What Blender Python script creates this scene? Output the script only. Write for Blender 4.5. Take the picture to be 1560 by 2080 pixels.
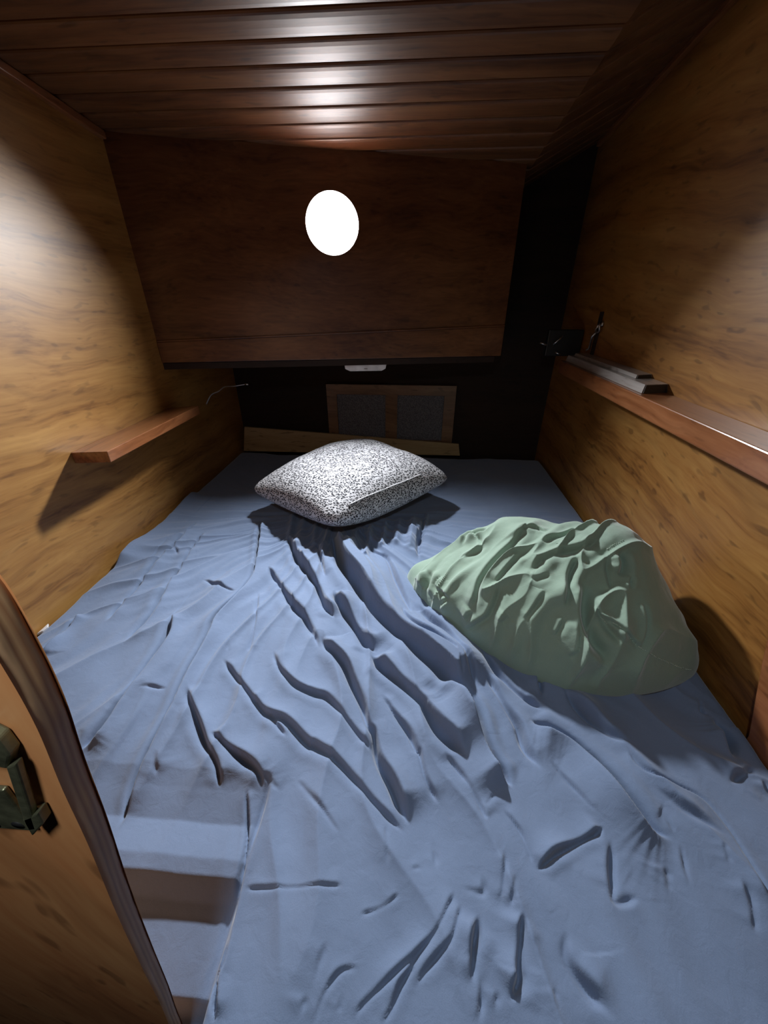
import bpy, bmesh, math, random
import numpy as np
from mathutils import Vector, Matrix, noise
random.seed(7)
for o in list(bpy.data.objects): bpy.data.objects.remove(o)
C = bpy.context.scene.collection
S = bpy.context.scene
# ------------------------------------------------------------------ camera
PSI, PHI = math.radians(4.15), math.radians(29.3)
cam = bpy.data.cameras.new('camera'); camo = bpy.data.objects.new('camera', cam); C.objects.link(camo)
cam.sensor_fit = 'HORIZONTAL'; cam.sensor_width = 36; cam.lens = 36*781/1560
cam.clip_start = .005; cam.clip_end = 50
camo.location = (0, 0, 0); camo.rotation_euler = (math.pi/2-PHI, 0, PSI)
S.camera = camo
# ------------------------------------------------------------------ world and light
w = bpy.data.worlds.new('world'); S.world = w; w.use_nodes = True
w.node_tree.nodes['Background'].inputs[0].default_value = (.55, .7, 1, 1)
w.node_tree.nodes['Background'].inputs[1].default_value = .002
S.view_settings.view_transform = 'Standard'; S.view_settings.look = 'None'
S.view_settings.gamma = 1; S.view_settings.use_curve_mapping = False
S.view_settings.exposure = 0.0
PORT_STRENGTH = 24.0
PORT_POWER = 15.5
LAMP_POWER = 1.15
def area(name, loc, target, size, power, col, spread=120):
    l = bpy.data.lights.new(name, 'AREA'); l.shape = 'DISK'; l.size = size; l.energy = power; l.color = col; l.spread = math.radians(spread)
    o = bpy.data.objects.new(name, l); C.objects.link(o); o.location = loc
    o.rotation_euler = (Vector(target)-Vector(loc)).to_track_quat('-Z', 'Y').to_euler()
    return o
area('saloon_lamp', (-.03, -.10, .30), (.05, .30, -.6), .07, LAMP_POWER, (.90, .95, 1.0))
# daylight slanting down through the round port (sits inside the port's opening)
area('port_daylight', (-.2442, 1.3340, .1800), (-.2442-.02, 1.3340-1.0, .1742-.85), .075, PORT_POWER, (.93, .965, 1.0), 128)

# ------------------------------------------------------------------ helpers
def link(name, bm, mat, parent=None, smooth=False, autosm=None):
    me = bpy.data.meshes.new(name); bm.normal_update(); bm.to_mesh(me); bm.free()
    if mat: me.materials.append(mat)
    o = bpy.data.objects.new(name, me); C.objects.link(o)
    if parent: o.parent = parent
    if smooth:
        for p in me.polygons: p.use_smooth = True
    return o
def empty(name, loc=(0, 0, 0)):
    o = bpy.data.objects.new(name, None); C.objects.link(o); o.location = loc; o.empty_display_size = .02
    return o
def tag(o, label, cat, group=None):
    o['label'] = label; o['category'] = cat
    if group: o['group'] = group
    return o
def struct(o, label=None):
    o['kind'] = 'structure'
    if label: o['label'] = label
    return o
def prism(bm, poly, vec):
    """poly: list of 3D points, extruded by vec"""
    v0 = [bm.verts.new(p) for p in poly]; v1 = [bm.verts.new(Vector(p)+Vector(vec)) for p in poly]
    n = len(poly)
    fs = [bm.faces.new(v0), bm.faces.new(v1[::-1])]
    for i in range(n): fs.append(bm.faces.new((v0[i], v1[i], v1[(i+1) % n], v0[(i+1) % n])))
    return fs
def hexa(bm, P):
    """8 points: bottom ring 0-3, top ring 4-7"""
    v = [bm.verts.new(p) for p in P]
    for f in ((0, 3, 2, 1), (4, 5, 6, 7), (0, 1, 5, 4), (1, 2, 6, 5), (2, 3, 7, 6), (3, 0, 4, 7)): bm.faces.new([v[i] for i in f])
def box(bm, a, b):
    (x0, y0, z0), (x1, y1, z1) = a, b
    hexa(bm, [(x0, y0, z0), (x1, y0, z0), (x1, y1, z0), (x0, y1, z0), (x0, y0, z1), (x1, y0, z1), (x1, y1, z1), (x0, y1, z1)])
def bevel(bm, w, seg=2):
    bmesh.ops.recalc_face_normals(bm, faces=bm.faces)
    bmesh.ops.bevel(bm, geom=list(bm.edges), offset=w, segments=seg, affect='EDGES', profile=.5, clamp_overlap=True)
def tube(bm, pts, r, seg=10, closed=False):
    pts = [Vector(p) for p in pts]; n = len(pts); rings = []
    for i, p in enumerate(pts):
        a = pts[(i-1) % n] if (closed or i) else p; b = pts[(i+1) % n] if (closed or i < n-1) else p
        t = (b-a).normalized(); u = t.cross(Vector((.31, .2, .93))).normalized(); v = t.cross(u)
        rr = r[i] if isinstance(r, (list, tuple)) else r
        rings.append([bm.verts.new(p+u*math.cos(k*2*math.pi/seg)*rr+v*math.sin(k*2*math.pi/seg)*rr) for k in range(seg)])
    for i in range(n if closed else n-1):
        A, B = rings[i], rings[(i+1) % n]
        for k in range(seg): bm.faces.new((A[k], A[(k+1) % seg], B[(k+1) % seg], B[k]))
    if not closed: bm.faces.new(rings[0][::-1]); bm.faces.new(rings[-1])
def ramp(nt, stops):
    r = nt.nodes.new('ShaderNodeValToRGB'); e = r.color_ramp.elements
    e[0].position, e[0].color = stops[0][0], (*stops[0][1], 1); e[1].position, e[1].color = stops[1][0], (*stops[1][1], 1)
    for p, c in stops[2:]:
        q = e.new(p); q.color = (*c, 1)
    return r
def base_mat(name):
    m = bpy.data.materials.new(name); m.use_nodes = True; nt = m.node_tree
    return m, nt, nt.nodes['Principled BSDF']
def wood(name, dark, mid, light, axis=1, rough=.35, coat=.5, coatr=.2, gs=1.0, fleck=.5, stretch=22, bump=.12, tilt=0, warp=.03):
    """plywood / plank wood, grain running along the given axis of the object"""
    m, nt, bs = base_mat(name); N = nt.nodes.new; L = nt.links.new
    tc = N('ShaderNodeTexCoord')
    rot = N('ShaderNodeMapping'); rot.inputs['Rotation'].default_value = (tilt, 0, 0) if axis == 1 else (0, tilt, 0)
    L(tc.outputs['Object'], rot.inputs['Vector'])
    n0 = N('ShaderNodeTexNoise'); n0.inputs['Scale'].default_value = 2.6*gs; n0.inputs['Detail'].default_value = 3
    L(rot.outputs[0], n0.inputs['Vector'])
    sub = N('ShaderNodeVectorMath'); sub.operation = 'SUBTRACT'; sub.inputs[1].default_value = (.5, .5, .5); L(n0.outputs['Color'], sub.inputs[0])
    sc = N('ShaderNodeVectorMath'); sc.operation = 'SCALE'; sc.inputs['Scale'].default_value = warp*3; L(sub.outputs[0], sc.inputs[0])
    add = N('ShaderNodeVectorMath'); add.operation = 'ADD'; L(rot.outputs[0], add.inputs[0]); L(sc.outputs[0], add.inputs[1])
    def mp(s_along, s_across):
        k = N('ShaderNodeMapping'); s = [s_across]*3; s[axis] = s_along; k.inputs['Scale'].default_value = s; L(add.outputs[0], k.inputs['Vector']); return k
    m1 = mp(gs*1.1, gs*stretch); a = N('ShaderNodeTexNoise'); a.inputs['Scale'].default_value = 1; a.inputs['Detail'].default_value = 6; a.inputs['Roughness'].default_value = .62; L(m1.outputs[0], a.inputs['Vector'])
    m2 = mp(gs*9, gs*150); b = N('ShaderNodeTexNoise'); b.inputs['Scale'].default_value = 1; b.inputs['Detail'].default_value = 3; L(m2.outputs[0], b.inputs['Vector'])
    mx = N('ShaderNodeMix'); mx.data_type = 'FLOAT'; mx.inputs[0].default_value = .3; L(a.outputs['Fac'], mx.inputs[2]); L(b.outputs['Fac'], mx.inputs[3])
    r = ramp(nt, [(.34, dark), (.66, light), (.47, mid)]); L(mx.outputs[0], r.inputs[0])
    # figure lines
    m3 = mp(gs*.8, gs*5.5); wv = N('ShaderNodeTexNoise'); wv.inputs['Scale'].default_value = 1; wv.inputs['Detail'].default_value = 2; L(m3.outputs[0], wv.inputs['Vector'])
    mul = N('ShaderNodeMath'); mul.operation = 'MULTIPLY'; mul.inputs[1].default_value = 6; L(wv.outputs['Fac'], mul.inputs[0])
    fr = N('ShaderNodeMath'); fr.operation = 'PINGPONG'; fr.inputs[1].default_value = .5; L(mul.outputs[0], fr.inputs[0])
    rr = ramp(nt, [(.0, (.72, .70, .68)), (.12, (1, 1, 1))]); L(fr.outputs[0], rr.inputs[0])
    mm = N('ShaderNodeMix'); mm.data_type = 'RGBA'; mm.blend_type = 'MULTIPLY'; mm.inputs[0].default_value = .55; L(r.outputs[0], mm.inputs[6]); L(rr.outputs[0], mm.inputs[7])
    # pores and small dark flecks
    m4 = mp(gs*22, gs*75); vo = N('ShaderNodeTexNoise'); vo.inputs['Scale'].default_value = 1; vo.inputs['Detail'].default_value = 1; L(m4.outputs[0], vo.inputs['Vector'])
    rf = ramp(nt, [(.27, (.25, .2, .16)), (.36, (1, 1, 1))]); L(vo.outputs['Fac'], rf.inputs[0])
    mf = N('ShaderNodeMix'); mf.data_type = 'RGBA'; mf.blend_type = 'MULTIPLY'; mf.inputs[0].default_value = fleck; L(mm.outputs[2], mf.inputs[6]); L(rf.outputs[0], mf.inputs[7])
    L(mf.outputs[2], bs.inputs['Base Color'])
    bs.inputs['Roughness'].default_value = rough; bs.inputs['Coat Weight'].default_value = coat; bs.inputs['Coat Roughness'].default_value = coatr
    bp = N('ShaderNodeBump'); bp.inputs['Strength'].default_value = bump; bp.inputs['Distance'].default_value = .0015; L(mx.outputs[0], bp.inputs['Height'])
    L(bp.outputs[0], bs.inputs['Normal'])
    bp2 = N('ShaderNodeBump'); bp2.inputs['Strength'].default_value = bump*.8; bp2.inputs['Distance'].default_value = .002; L(a.outputs['Fac'], bp2.inputs['Height']); L(bp2.outputs[0], bs.inputs['Coat Normal'])
    return m
def plain(name, col, rough=.5, metal=0, spec=.5, nscale=40, var=.15, bump=0):
    m, nt, bs = base_mat(name); N = nt.nodes.new; L = nt.links.new
    tc = N('ShaderNodeTexCoord'); n = N('ShaderNodeTexNoise'); n.inputs['Scale'].default_value = nscale; n.inputs['Detail'].default_value = 4; L(tc.outputs['Object'], n.inputs['Vector'])
    r = ramp(nt, [(.3, tuple(c*(1-var) for c in col)), (.7, tuple(min(1, c*(1+var)) for c in col))]); L(n.outputs['Fac'], r.inputs[0])
    L(r.outputs[0], bs.inputs['Base Color']); bs.inputs['Roughness'].default_value = rough; bs.inputs['Metallic'].default_value = metal
    bs.inputs['Specular IOR Level'].default_value = spec
    if bump:
        b = N('ShaderNodeBump'); b.inputs['Strength'].default_value = bump; b.inputs['Distance'].default_value = .001; L(n.outputs['Fac'], b.inputs['Height']); L(b.outputs[0], bs.inputs['Normal'])
    return m
def cloth(name, col, weave=900, sheen=.25, var=.08, bump=.25, wr=.5):
    m, nt, bs = base_mat(name); N = nt.nodes.new; L = nt.links.new
    tc = N('ShaderNodeTexCoord')
    n = N('ShaderNodeTexNoise'); n.inputs['Scale'].default_value = 9; n.inputs['Detail'].default_value = 6; L(tc.outputs['Object'], n.inputs['Vector'])
    f = N('ShaderNodeTexNoise'); f.inputs['Scale'].default_value = weave; f.inputs['Detail'].default_value = 2; L(tc.outputs['Object'], f.inputs['Vector'])
    g = N('ShaderNodeTexNoise'); g.inputs['Scale'].default_value = 55; g.inputs['Detail'].default_value = 4; g.inputs['Distortion'].default_value = .6; L(tc.outputs['Object'], g.inputs['Vector'])
    mx = N('ShaderNodeMix'); mx.data_type = 'FLOAT'; mx.inputs[0].default_value = .5; L(n.outputs['Fac'], mx.inputs[2]); L(f.outputs['Fac'], mx.inputs[3])
    r = ramp(nt, [(.3, tuple(c*(1-var) for c in col)), (.7, tuple(min(1, c*(1+var)) for c in col))]); L(mx.outputs[0], r.inputs[0])
    L(r.outputs[0], bs.inputs['Base Color']); bs.inputs['Roughness'].default_value = .85
    bs.inputs['Sheen Weight'].default_value = sheen; bs.inputs['Sheen Roughness'].default_value = .5; bs.inputs['Specular IOR Level'].default_value = .2
    b = N('ShaderNodeBump'); b.inputs['Strength'].default_value = bump; b.inputs['Distance'].default_value = .0006; L(f.outputs['Fac'], b.inputs['Height'])
    b2 = N('ShaderNodeBump'); b2.inputs['Strength'].default_value = wr; b2.inputs['Distance'].default_value = .003; L(g.outputs['Fac'], b2.inputs['Height']); L(b.outputs[0], b2.inputs['Normal'])
    L(b2.outputs[0], bs.inputs['Normal'])
    return m

M = {}
M['ply_left'] = wood('golden_varnished_plywood', (.16, .062, .011), (.31, .145, .034), (.42, .22, .060), 1, rough=.5, coat=.4, coatr=.42, tilt=.06, fleck=.35)
M['ply_right'] = wood('amber_varnished_plywood', (.13, .048, .009), (.27, .118, .026), (.37, .19, .050), 1, rough=.42, coat=.35, coatr=.32, tilt=-.1, fleck=.5)
M['panel'] = wood('brown_bulkhead_plywood', (.055, .015, .005), (.105, .035, .011), (.17, .068, .024), 0, rough=.42, coat=.5, coatr=.22, fleck=.4)
M['pine'] = wood('varnished_pine_planks', (.060, .021, .007), (.125, .048, .015), (.19, .082, .027), 0, rough=.48, coat=.35, coatr=.46, fleck=.55, stretch=22)
M['mahogany'] = wood('varnished_mahogany', (.13, .04, .014), (.24, .085, .03), (.33, .135, .055), 1, rough=.3, coat=.8, coatr=.16, fleck=.4, stretch=30)
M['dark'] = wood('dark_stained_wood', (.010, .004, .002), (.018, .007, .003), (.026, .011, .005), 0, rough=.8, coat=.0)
M['door_ply'] = wood('worn_orange_plywood', (.36, .13, .042), (.54, .215, .075), (.66, .32, .125), 2, rough=.5, coat=.25, coatr=.35, fleck=.5, stretch=9, bump=.4)
M['tan'] = wood('bare_tan_plywood', (.26, .16, .07), (.36, .24, .11), (.42, .30, .15), 0, rough=.6, coat=0)
M['sheet'] = cloth('slate_blue_cotton', (.142, .193, .300), wr=.35)
M['green'] = cloth('sage_green_cotton', (.225, .315, .25), wr=.25, sheen=.35)
M['thread'] = plain('pale_thread', (.42, .50, .42), .8)
M['black'] = plain('matt_black', (.01, .01, .01), .5)
M['steel'] = plain('dull_steel', (.55, .55, .56), .32, 1)
M['bronze'] = plain('tarnished_bronze', (.16, .165, .10), .45, .75, nscale=120, var=.45, bump=.5)
M['white'] = plain('white_plastic', (.78, .78, .80), .35)
M['grey_wood'] = wood('pale_grey_varnish', (.22, .19, .17), (.34, .31, .29), (.42, .39, .37), 1, rough=.32, coat=.8, coatr=.14, fleck=.4, stretch=30)  # pale grey grain under a glossy coat

def mesh_screen():
    m, nt, bs = base_mat('grey_woven_screen'); N = nt.nodes.new; L = nt.links.new
    tc = N('ShaderNodeTexCoord'); v = N('ShaderNodeTexVoronoi'); v.inputs['Scale'].default_value = 260; L(tc.outputs['Object'], v.inputs['Vector'])
    r = ramp(nt, [(.2, (.05, .05, .06)), (.6, (.16, .16, .18))]); L(v.outputs['Distance'], r.inputs[0]); L(r.outputs[0], bs.inputs['Base Color']); bs.inputs['Roughness'].default_value = .8
    return m
M['screen'] = mesh_screen()
def ply_edge():
    """bare cut edge of plywood: layers across the thickness (y)"""
    m, nt, bs = base_mat('plywood_cut_edge'); N = nt.nodes.new; L = nt.links.new
    tc = N('ShaderNodeTexCoord'); sp = N('ShaderNodeSeparateXYZ'); L(tc.outputs['Object'], sp.inputs[0])
    n = N('ShaderNodeTexNoise'); n.inputs['Scale'].default_value = 60; n.inputs['Detail'].default_value = 5; mp = N('ShaderNodeMapping'); mp.inputs['Scale'].default_value = (.2, 1, .12); L(tc.outputs['Object'], mp.inputs[0]); L(mp.outputs[0], n.inputs['Vector'])
    a = N('ShaderNodeMath'); a.operation = 'MULTIPLY_ADD'; a.inputs[1].default_value = 1/.0104; a.inputs[2].default_value = -.0546/.0104; L(sp.outputs['Y'], a.inputs[0])
    b = N('ShaderNodeMath'); b.operation = 'MULTIPLY_ADD'; b.inputs[1].default_value = .16; b.inputs[2].default_value = -.08; L(n.outputs['Fac'], b.inputs[0])
    c = N('ShaderNodeMath'); c.operation = 'ADD'; L(a.outputs[0], c.inputs[0]); L(b.outputs[0], c.inputs[1])
    r = ramp(nt, [(0, (.42, .20, .09)), (1, (.40, .19, .08)), (.08, (.70, .45, .25)), (.32, (.62, .40, .21)), (.40, (.36, .18, .08)), (.52, (.60, .37, .18)), (.64, (.40, .20, .09)), (.74, (.58, .36, .18)), (.88, (.38, .17, .07))]); L(c.outputs[0], r.inputs[0])
    mf = N('ShaderNodeMix'); mf.data_type = 'RGBA'; mf.blend_type = 'MULTIPLY'; mf.inputs[0].default_value = .35
    r2 = ramp(nt, [(.3, (.5, .45, .4)), (.6, (1, 1, 1))]); L(n.outputs['Fac'], r2.inputs[0]); L(r.outputs[0], mf.inputs[6]); L(r2.outputs[0], mf.inputs[7]); L(mf.outputs[2], bs.inputs['Base Color'])
    bs.inputs['Roughness'].default_value = .55
    return m
M['edge'] = ply_edge()
def knit():
    m, nt, bs = base_mat('black_flecked_white_knit'); N = nt.nodes.new; L = nt.links.new
    uv = N('ShaderNodeTexCoord')
    n = N('ShaderNodeTexNoise'); n.inputs['Scale'].default_value = 26; n.inputs['Detail'].default_value = 2; L(uv.outputs['Object'], n.inputs['Vector'])
    sc = N('ShaderNodeVectorMath'); sc.operation = 'SCALE'; sc.inputs['Scale'].default_value = .012; L(n.outputs['Color'], sc.inputs[0])
    ad = N('ShaderNodeVectorMath'); ad.operation = 'ADD'; L(uv.outputs['Object'], ad.inputs[0]); L(sc.outputs[0], ad.inputs[1])
    mp = N('ShaderNodeMapping'); mp.inputs['Scale'].default_value = (150, 265, 220); mp.inputs['Rotation'].default_value = (0, 0, .9); L(ad.outputs[0], mp.inputs[0])
    v = N('ShaderNodeTexVoronoi'); v.feature = 'F1'; v.inputs['Scale'].default_value = 1; v.inputs['Randomness'].default_value = .75; L(mp.outputs[0], v.inputs['Vector'])
    r = ramp(nt, [(.36, (.025, .025, .03)), (.56, (.55, .55, .58))]); L(v.outputs['Distance'], r.inputs[0])
    L(r.outputs[0], bs.inputs['Base Color']); bs.inputs['Roughness'].default_value = .9; bs.inputs['Specular IOR Level'].default_value = .15
    b = N('ShaderNodeBump'); b.inputs['Strength'].default_value = .6; b.inputs['Distance'].default_value = .0015; L(v.outputs['Distance'], b.inputs['Height']); L(b.outputs[0], bs.inputs['Normal'])
    return m
M['knit'] = knit()

# ------------------------------------------------------------------ data measured for the cloth folds (metres on the bed)
FOLDS=[
(0.0057,1.9,[(-0.447,0.981),(-0.41,0.848),(-0.381,0.741),(-0.378,0.685),(-0.384,0.642),(-0.399,0.571),(-0.393,0.522),(-0.389,0.435),(-0.382,0.371),(-0.38,0.338),(-0.375,0.265),(-0.365,0.224),(-0.362,0.206)]),
(0.0081,1.0,[(-0.593,0.906),(-0.57,0.744),(-0.554,0.638),(-0.544,0.579),(-0.548,0.491)]),
(0.0085,0.8,[(-0.642,0.964),(-0.639,0.733),(-0.63,0.632),(-0.625,0.544)]),
(0.0119,1.1,[(-0.761,1.178),(-0.778,1.059),(-0.77,0.912),(-0.756,0.793),(-0.745,0.717)]),
(0.0057,1.8,[(-0.7,0.568),(-0.691,0.506),(-0.689,0.462),(-0.682,0.444)]),
(0.0071,1.1,[(-0.496,0.576),(-0.473,0.513),(-0.472,0.425),(-0.471,0.364),(-0.472,0.321),(-0.482,0.293)]),
(0.0038,0.5,[(-0.466,0.385),(-0.479,0.347)]),
(0.0061,0.4,[(-0.636,0.829),(-0.597,0.782)]),
(0.0054,0.5,[(-0.491,0.699),(-0.426,0.669),(-0.391,0.66)]),
(0.004,0.6,[(-0.455,0.398),(-0.436,0.405),(-0.409,0.408)]),
(0.0063,1.1,[(-0.372,0.409),(-0.361,0.391),(-0.322,0.347),(-0.298,0.32),(-0.267,0.292),(-0.249,0.263)]),
(0.0036,0.5,[(-0.343,0.67),(-0.312,0.567),(-0.296,0.49)]),
(0.0033,0.4,[(-0.343,0.526),(-0.338,0.487)]),
(0.0139,2.8,[(-0.213,0.912),(-0.207,0.892),(-0.172,0.8),(-0.116,0.715),(-0.083,0.651),(-0.029,0.579),(0.024,0.522),(0.068,0.478),(0.093,0.444),(0.107,0.425)]),
(0.0083,3.2,[(0.078,0.467),(0.093,0.444),(0.107,0.425),(0.12,0.396),(0.13,0.36),(0.143,0.324),(0.159,0.293)]),
(0.0083,1.8,[(-0.34,0.903),(-0.293,0.811),(-0.24,0.736),(-0.205,0.685),(-0.179,0.634),(-0.146,0.585)]),
(0.0058,0.9,[(-0.248,0.872),(-0.211,0.764),(-0.194,0.72)]),
(0.0087,0.8,[(-0.352,0.76),(-0.292,0.684),(-0.248,0.625),(-0.21,0.584),(-0.179,0.539),(-0.162,0.508)]),
(0.0096,1.7,[(-0.163,0.675),(-0.155,0.652),(-0.117,0.595),(-0.083,0.546),(-0.055,0.509)]),
(0.0086,1.7,[(-0.06,0.501),(-0.049,0.487),(-0.015,0.455),(0.011,0.432),(0.034,0.407),(0.04,0.396),(0.059,0.365),(0.082,0.343),(0.101,0.323)]),
(0.0083,1.3,[(-0.162,0.535),(-0.155,0.521),(-0.111,0.479),(-0.087,0.437),(-0.065,0.397),(-0.051,0.363),(-0.042,0.353),(-0.032,0.319),(-0.011,0.288),(0.003,0.262),(0.016,0.239)]),
(0.0058,0.8,[(-0.25,0.498),(-0.224,0.457),(-0.186,0.424),(-0.15,0.414),(-0.126,0.407),(-0.088,0.371),(-0.058,0.342),(-0.04,0.324)]),
(0.0062,0.9,[(-0.338,0.475),(-0.33,0.466),(-0.265,0.408),(-0.221,0.372),(-0.186,0.361),(-0.141,0.331),(-0.129,0.327),(-0.089,0.305),(-0.061,0.284),(-0.027,0.256),(0.012,0.229)]),
(0.0073,0.6,[(-0.137,0.972),(-0.127,0.94),(-0.095,0.854),(-0.054,0.821),(-0.026,0.738),(-0.001,0.663),(0.017,0.605)]),
(0.0113,0.7,[(0.05,1.044),(0.042,0.963),(0.03,0.892),(0.032,0.823)]),
(0.0068,0.8,[(-0.005,0.63),(0.0,0.604),(0.033,0.559),(0.064,0.532),(0.094,0.497),(0.107,0.449)]),
(0.009,0.7,[(0.03,0.64),(0.05,0.602),(0.087,0.55),(0.117,0.486),(0.132,0.446)]),
(0.0053,0.8,[(-0.035,0.424),(-0.03,0.417),(-0.012,0.392),(0.011,0.363),(0.024,0.336),(0.03,0.327),(0.038,0.297),(0.056,0.266)]),
(0.0048,0.8,[(0.065,0.333),(0.069,0.328),(0.093,0.297),(0.105,0.277),(0.119,0.25)]),
(0.0031,0.7,[(0.135,0.285),(0.116,0.266)]),
(0.0036,0.8,[(0.14,0.268),(0.159,0.24),(0.166,0.207)]),
(0.0042,1.2,[(0.168,0.203),(0.183,0.214),(0.2,0.224),(0.238,0.24),(0.267,0.254)]),
(0.0084,0.6,[(0.149,0.477),(0.154,0.464),(0.173,0.416),(0.188,0.385),(0.192,0.351),(0.209,0.318)]),
(0.0071,0.6,[(0.148,0.527),(0.171,0.479),(0.201,0.442),(0.237,0.416)]),
(0.0043,0.5,[(-0.015,0.24),(-0.012,0.214),(-0.01,0.193)]),
(0.0049,0.5,[(0.044,0.228),(0.048,0.213),(0.049,0.197)]),
(0.0099,1.5,[(0.208,0.396),(0.218,0.39),(0.263,0.372),(0.286,0.345),(0.301,0.316),(0.316,0.283),(0.33,0.259),(0.35,0.248)]),
(0.0048,0.6,[(0.206,0.438),(0.237,0.417)]),
(0.004,0.8,[(0.223,0.334),(0.246,0.295),(0.265,0.268)]),
(0.0093,0.8,[(0.28,0.461),(0.285,0.444),(0.307,0.405),(0.328,0.381),(0.354,0.365)]),
(0.0045,1.0,[(0.341,0.361),(0.352,0.33),(0.384,0.313),(0.414,0.298),(0.426,0.268),(0.427,0.239),(0.425,0.205),(0.423,0.188)]),
(0.0083,0.7,[(0.353,0.31),(0.385,0.279),(0.419,0.254)]),
(0.0047,1.0,[(0.507,0.454),(0.496,0.43),(0.507,0.427)]),
(0.0107,0.9,[(0.511,0.424),(0.508,0.407),(0.509,0.387),(0.495,0.352)]),
(0.0073,0.5,[(0.519,0.346),(0.462,0.319)]),
(0.0034,1,[(0.357,0.246),(0.347,0.217),(0.344,0.201)]),
(0.0035,0.9,[(0.406,0.248),(0.4,0.224)]),
(0.006,0.6,[(0.258,0.224),(0.254,0.205),(0.25,0.187)]),
(0.0067,0.6,[(0.326,0.222),(0.323,0.21),(0.317,0.197)]),
(0.0029,0.7,[(0.351,0.273),(0.356,0.252)]),
(0.004,0.9,[(0.513,0.328),(0.51,0.306)]),
(0.006,0.8,[(0.245,0.49),(0.243,0.469),(0.241,0.437)]),
(0.0051,0.6,[(0.406,0.216),(0.403,0.193),(0.389,0.166)]),
(0.0059,1.0,[(-0.297,0.338),(-0.292,0.334),(-0.252,0.311),(-0.218,0.295),(-0.197,0.28),(-0.188,0.263)]),
(0.0046,0.5,[(-0.26,0.402),(-0.202,0.359),(-0.173,0.333)]),
(0.0048,0.8,[(-0.195,0.285),(-0.164,0.265)]),
(0.0046,0.5,[(-0.147,0.284),(-0.106,0.251),(-0.07,0.22)]),
(0.0058,0.9,[(-0.363,0.302),(-0.355,0.285),(-0.344,0.269)]),
(0.0026,0.7,[(-0.176,0.164),(-0.138,0.167),(-0.104,0.17),(-0.059,0.174)]),
(0.0034,1,[(0.043,0.14),(0.032,0.133),(0.001,0.111),(-0.012,0.101),(-0.029,0.088),(-0.034,0.079)]),
(0.0034,1,[(0.028,0.121),(0.011,0.109),(0.002,0.092),(-0.009,0.078)]),
(0.0028,0.7,[(-0.032,0.112),(-0.05,0.11),(-0.061,0.1),(-0.069,0.085),(-0.07,0.074)]),
(0.0052,0.5,[(-0.069,0.132),(-0.075,0.109),(-0.077,0.092)]),
(0.0026,0.5,[(0.007,0.174),(-0.013,0.16),(-0.039,0.151)]),
(0.0038,0.7,[(-0.083,0.092),(-0.085,0.077)]),
(0.0033,0.6,[(-0.047,0.095),(-0.051,0.082)]),
(0.0027,0.7,[(0.017,0.193),(0.024,0.197),(0.034,0.199)]),
(0.0053,0.7,[(0.076,0.184),(0.084,0.183),(0.103,0.182),(0.103,0.2)]),
(0.0036,1,[(0.076,0.171),(0.074,0.165),(0.063,0.142),(0.047,0.128),(0.032,0.115),(0.024,0.103)]),
(0.0037,0.8,[(0.07,0.181),(0.068,0.177),(0.048,0.148),(0.027,0.128),(0.015,0.112),(0.006,0.097)]),
(0.0055,1.15,[(0.095,0.164),(0.094,0.16),(0.085,0.134),(0.081,0.11)]),
(0.0039,1.3,[(0.09,0.12),(0.089,0.103),(0.082,0.083)]),
(0.0046,1,[(0.144,0.199),(0.141,0.195),(0.13,0.167)]),
(0.004,0.6,[(0.134,0.222),(0.128,0.194),(0.119,0.172)]),
(0.0053,1.15,[(0.144,0.168),(0.131,0.129),(0.129,0.118),(0.116,0.102)]),
(0.0039,0.9,[(0.106,0.11),(0.101,0.095)]),
(0.008,0.8,[(0.188,0.156),(0.18,0.136),(0.191,0.118),(0.204,0.105),(0.212,0.096)]),
(0.0044,0.6,[(0.16,0.116),(0.161,0.096)]),
(0.006,0.7,[(0.272,0.245),(0.255,0.203),(0.249,0.181),(0.281,0.19)]),
(0.0038,0.7,[(0.106,0.266),(0.119,0.25)]),
(0.0026,1.3,[(-0.212,0.266),(-0.198,0.232),(-0.187,0.201),(-0.18,0.159),(-0.177,0.133),(-0.175,0.107),(-0.176,0.095),(-0.165,0.067)])]
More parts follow.
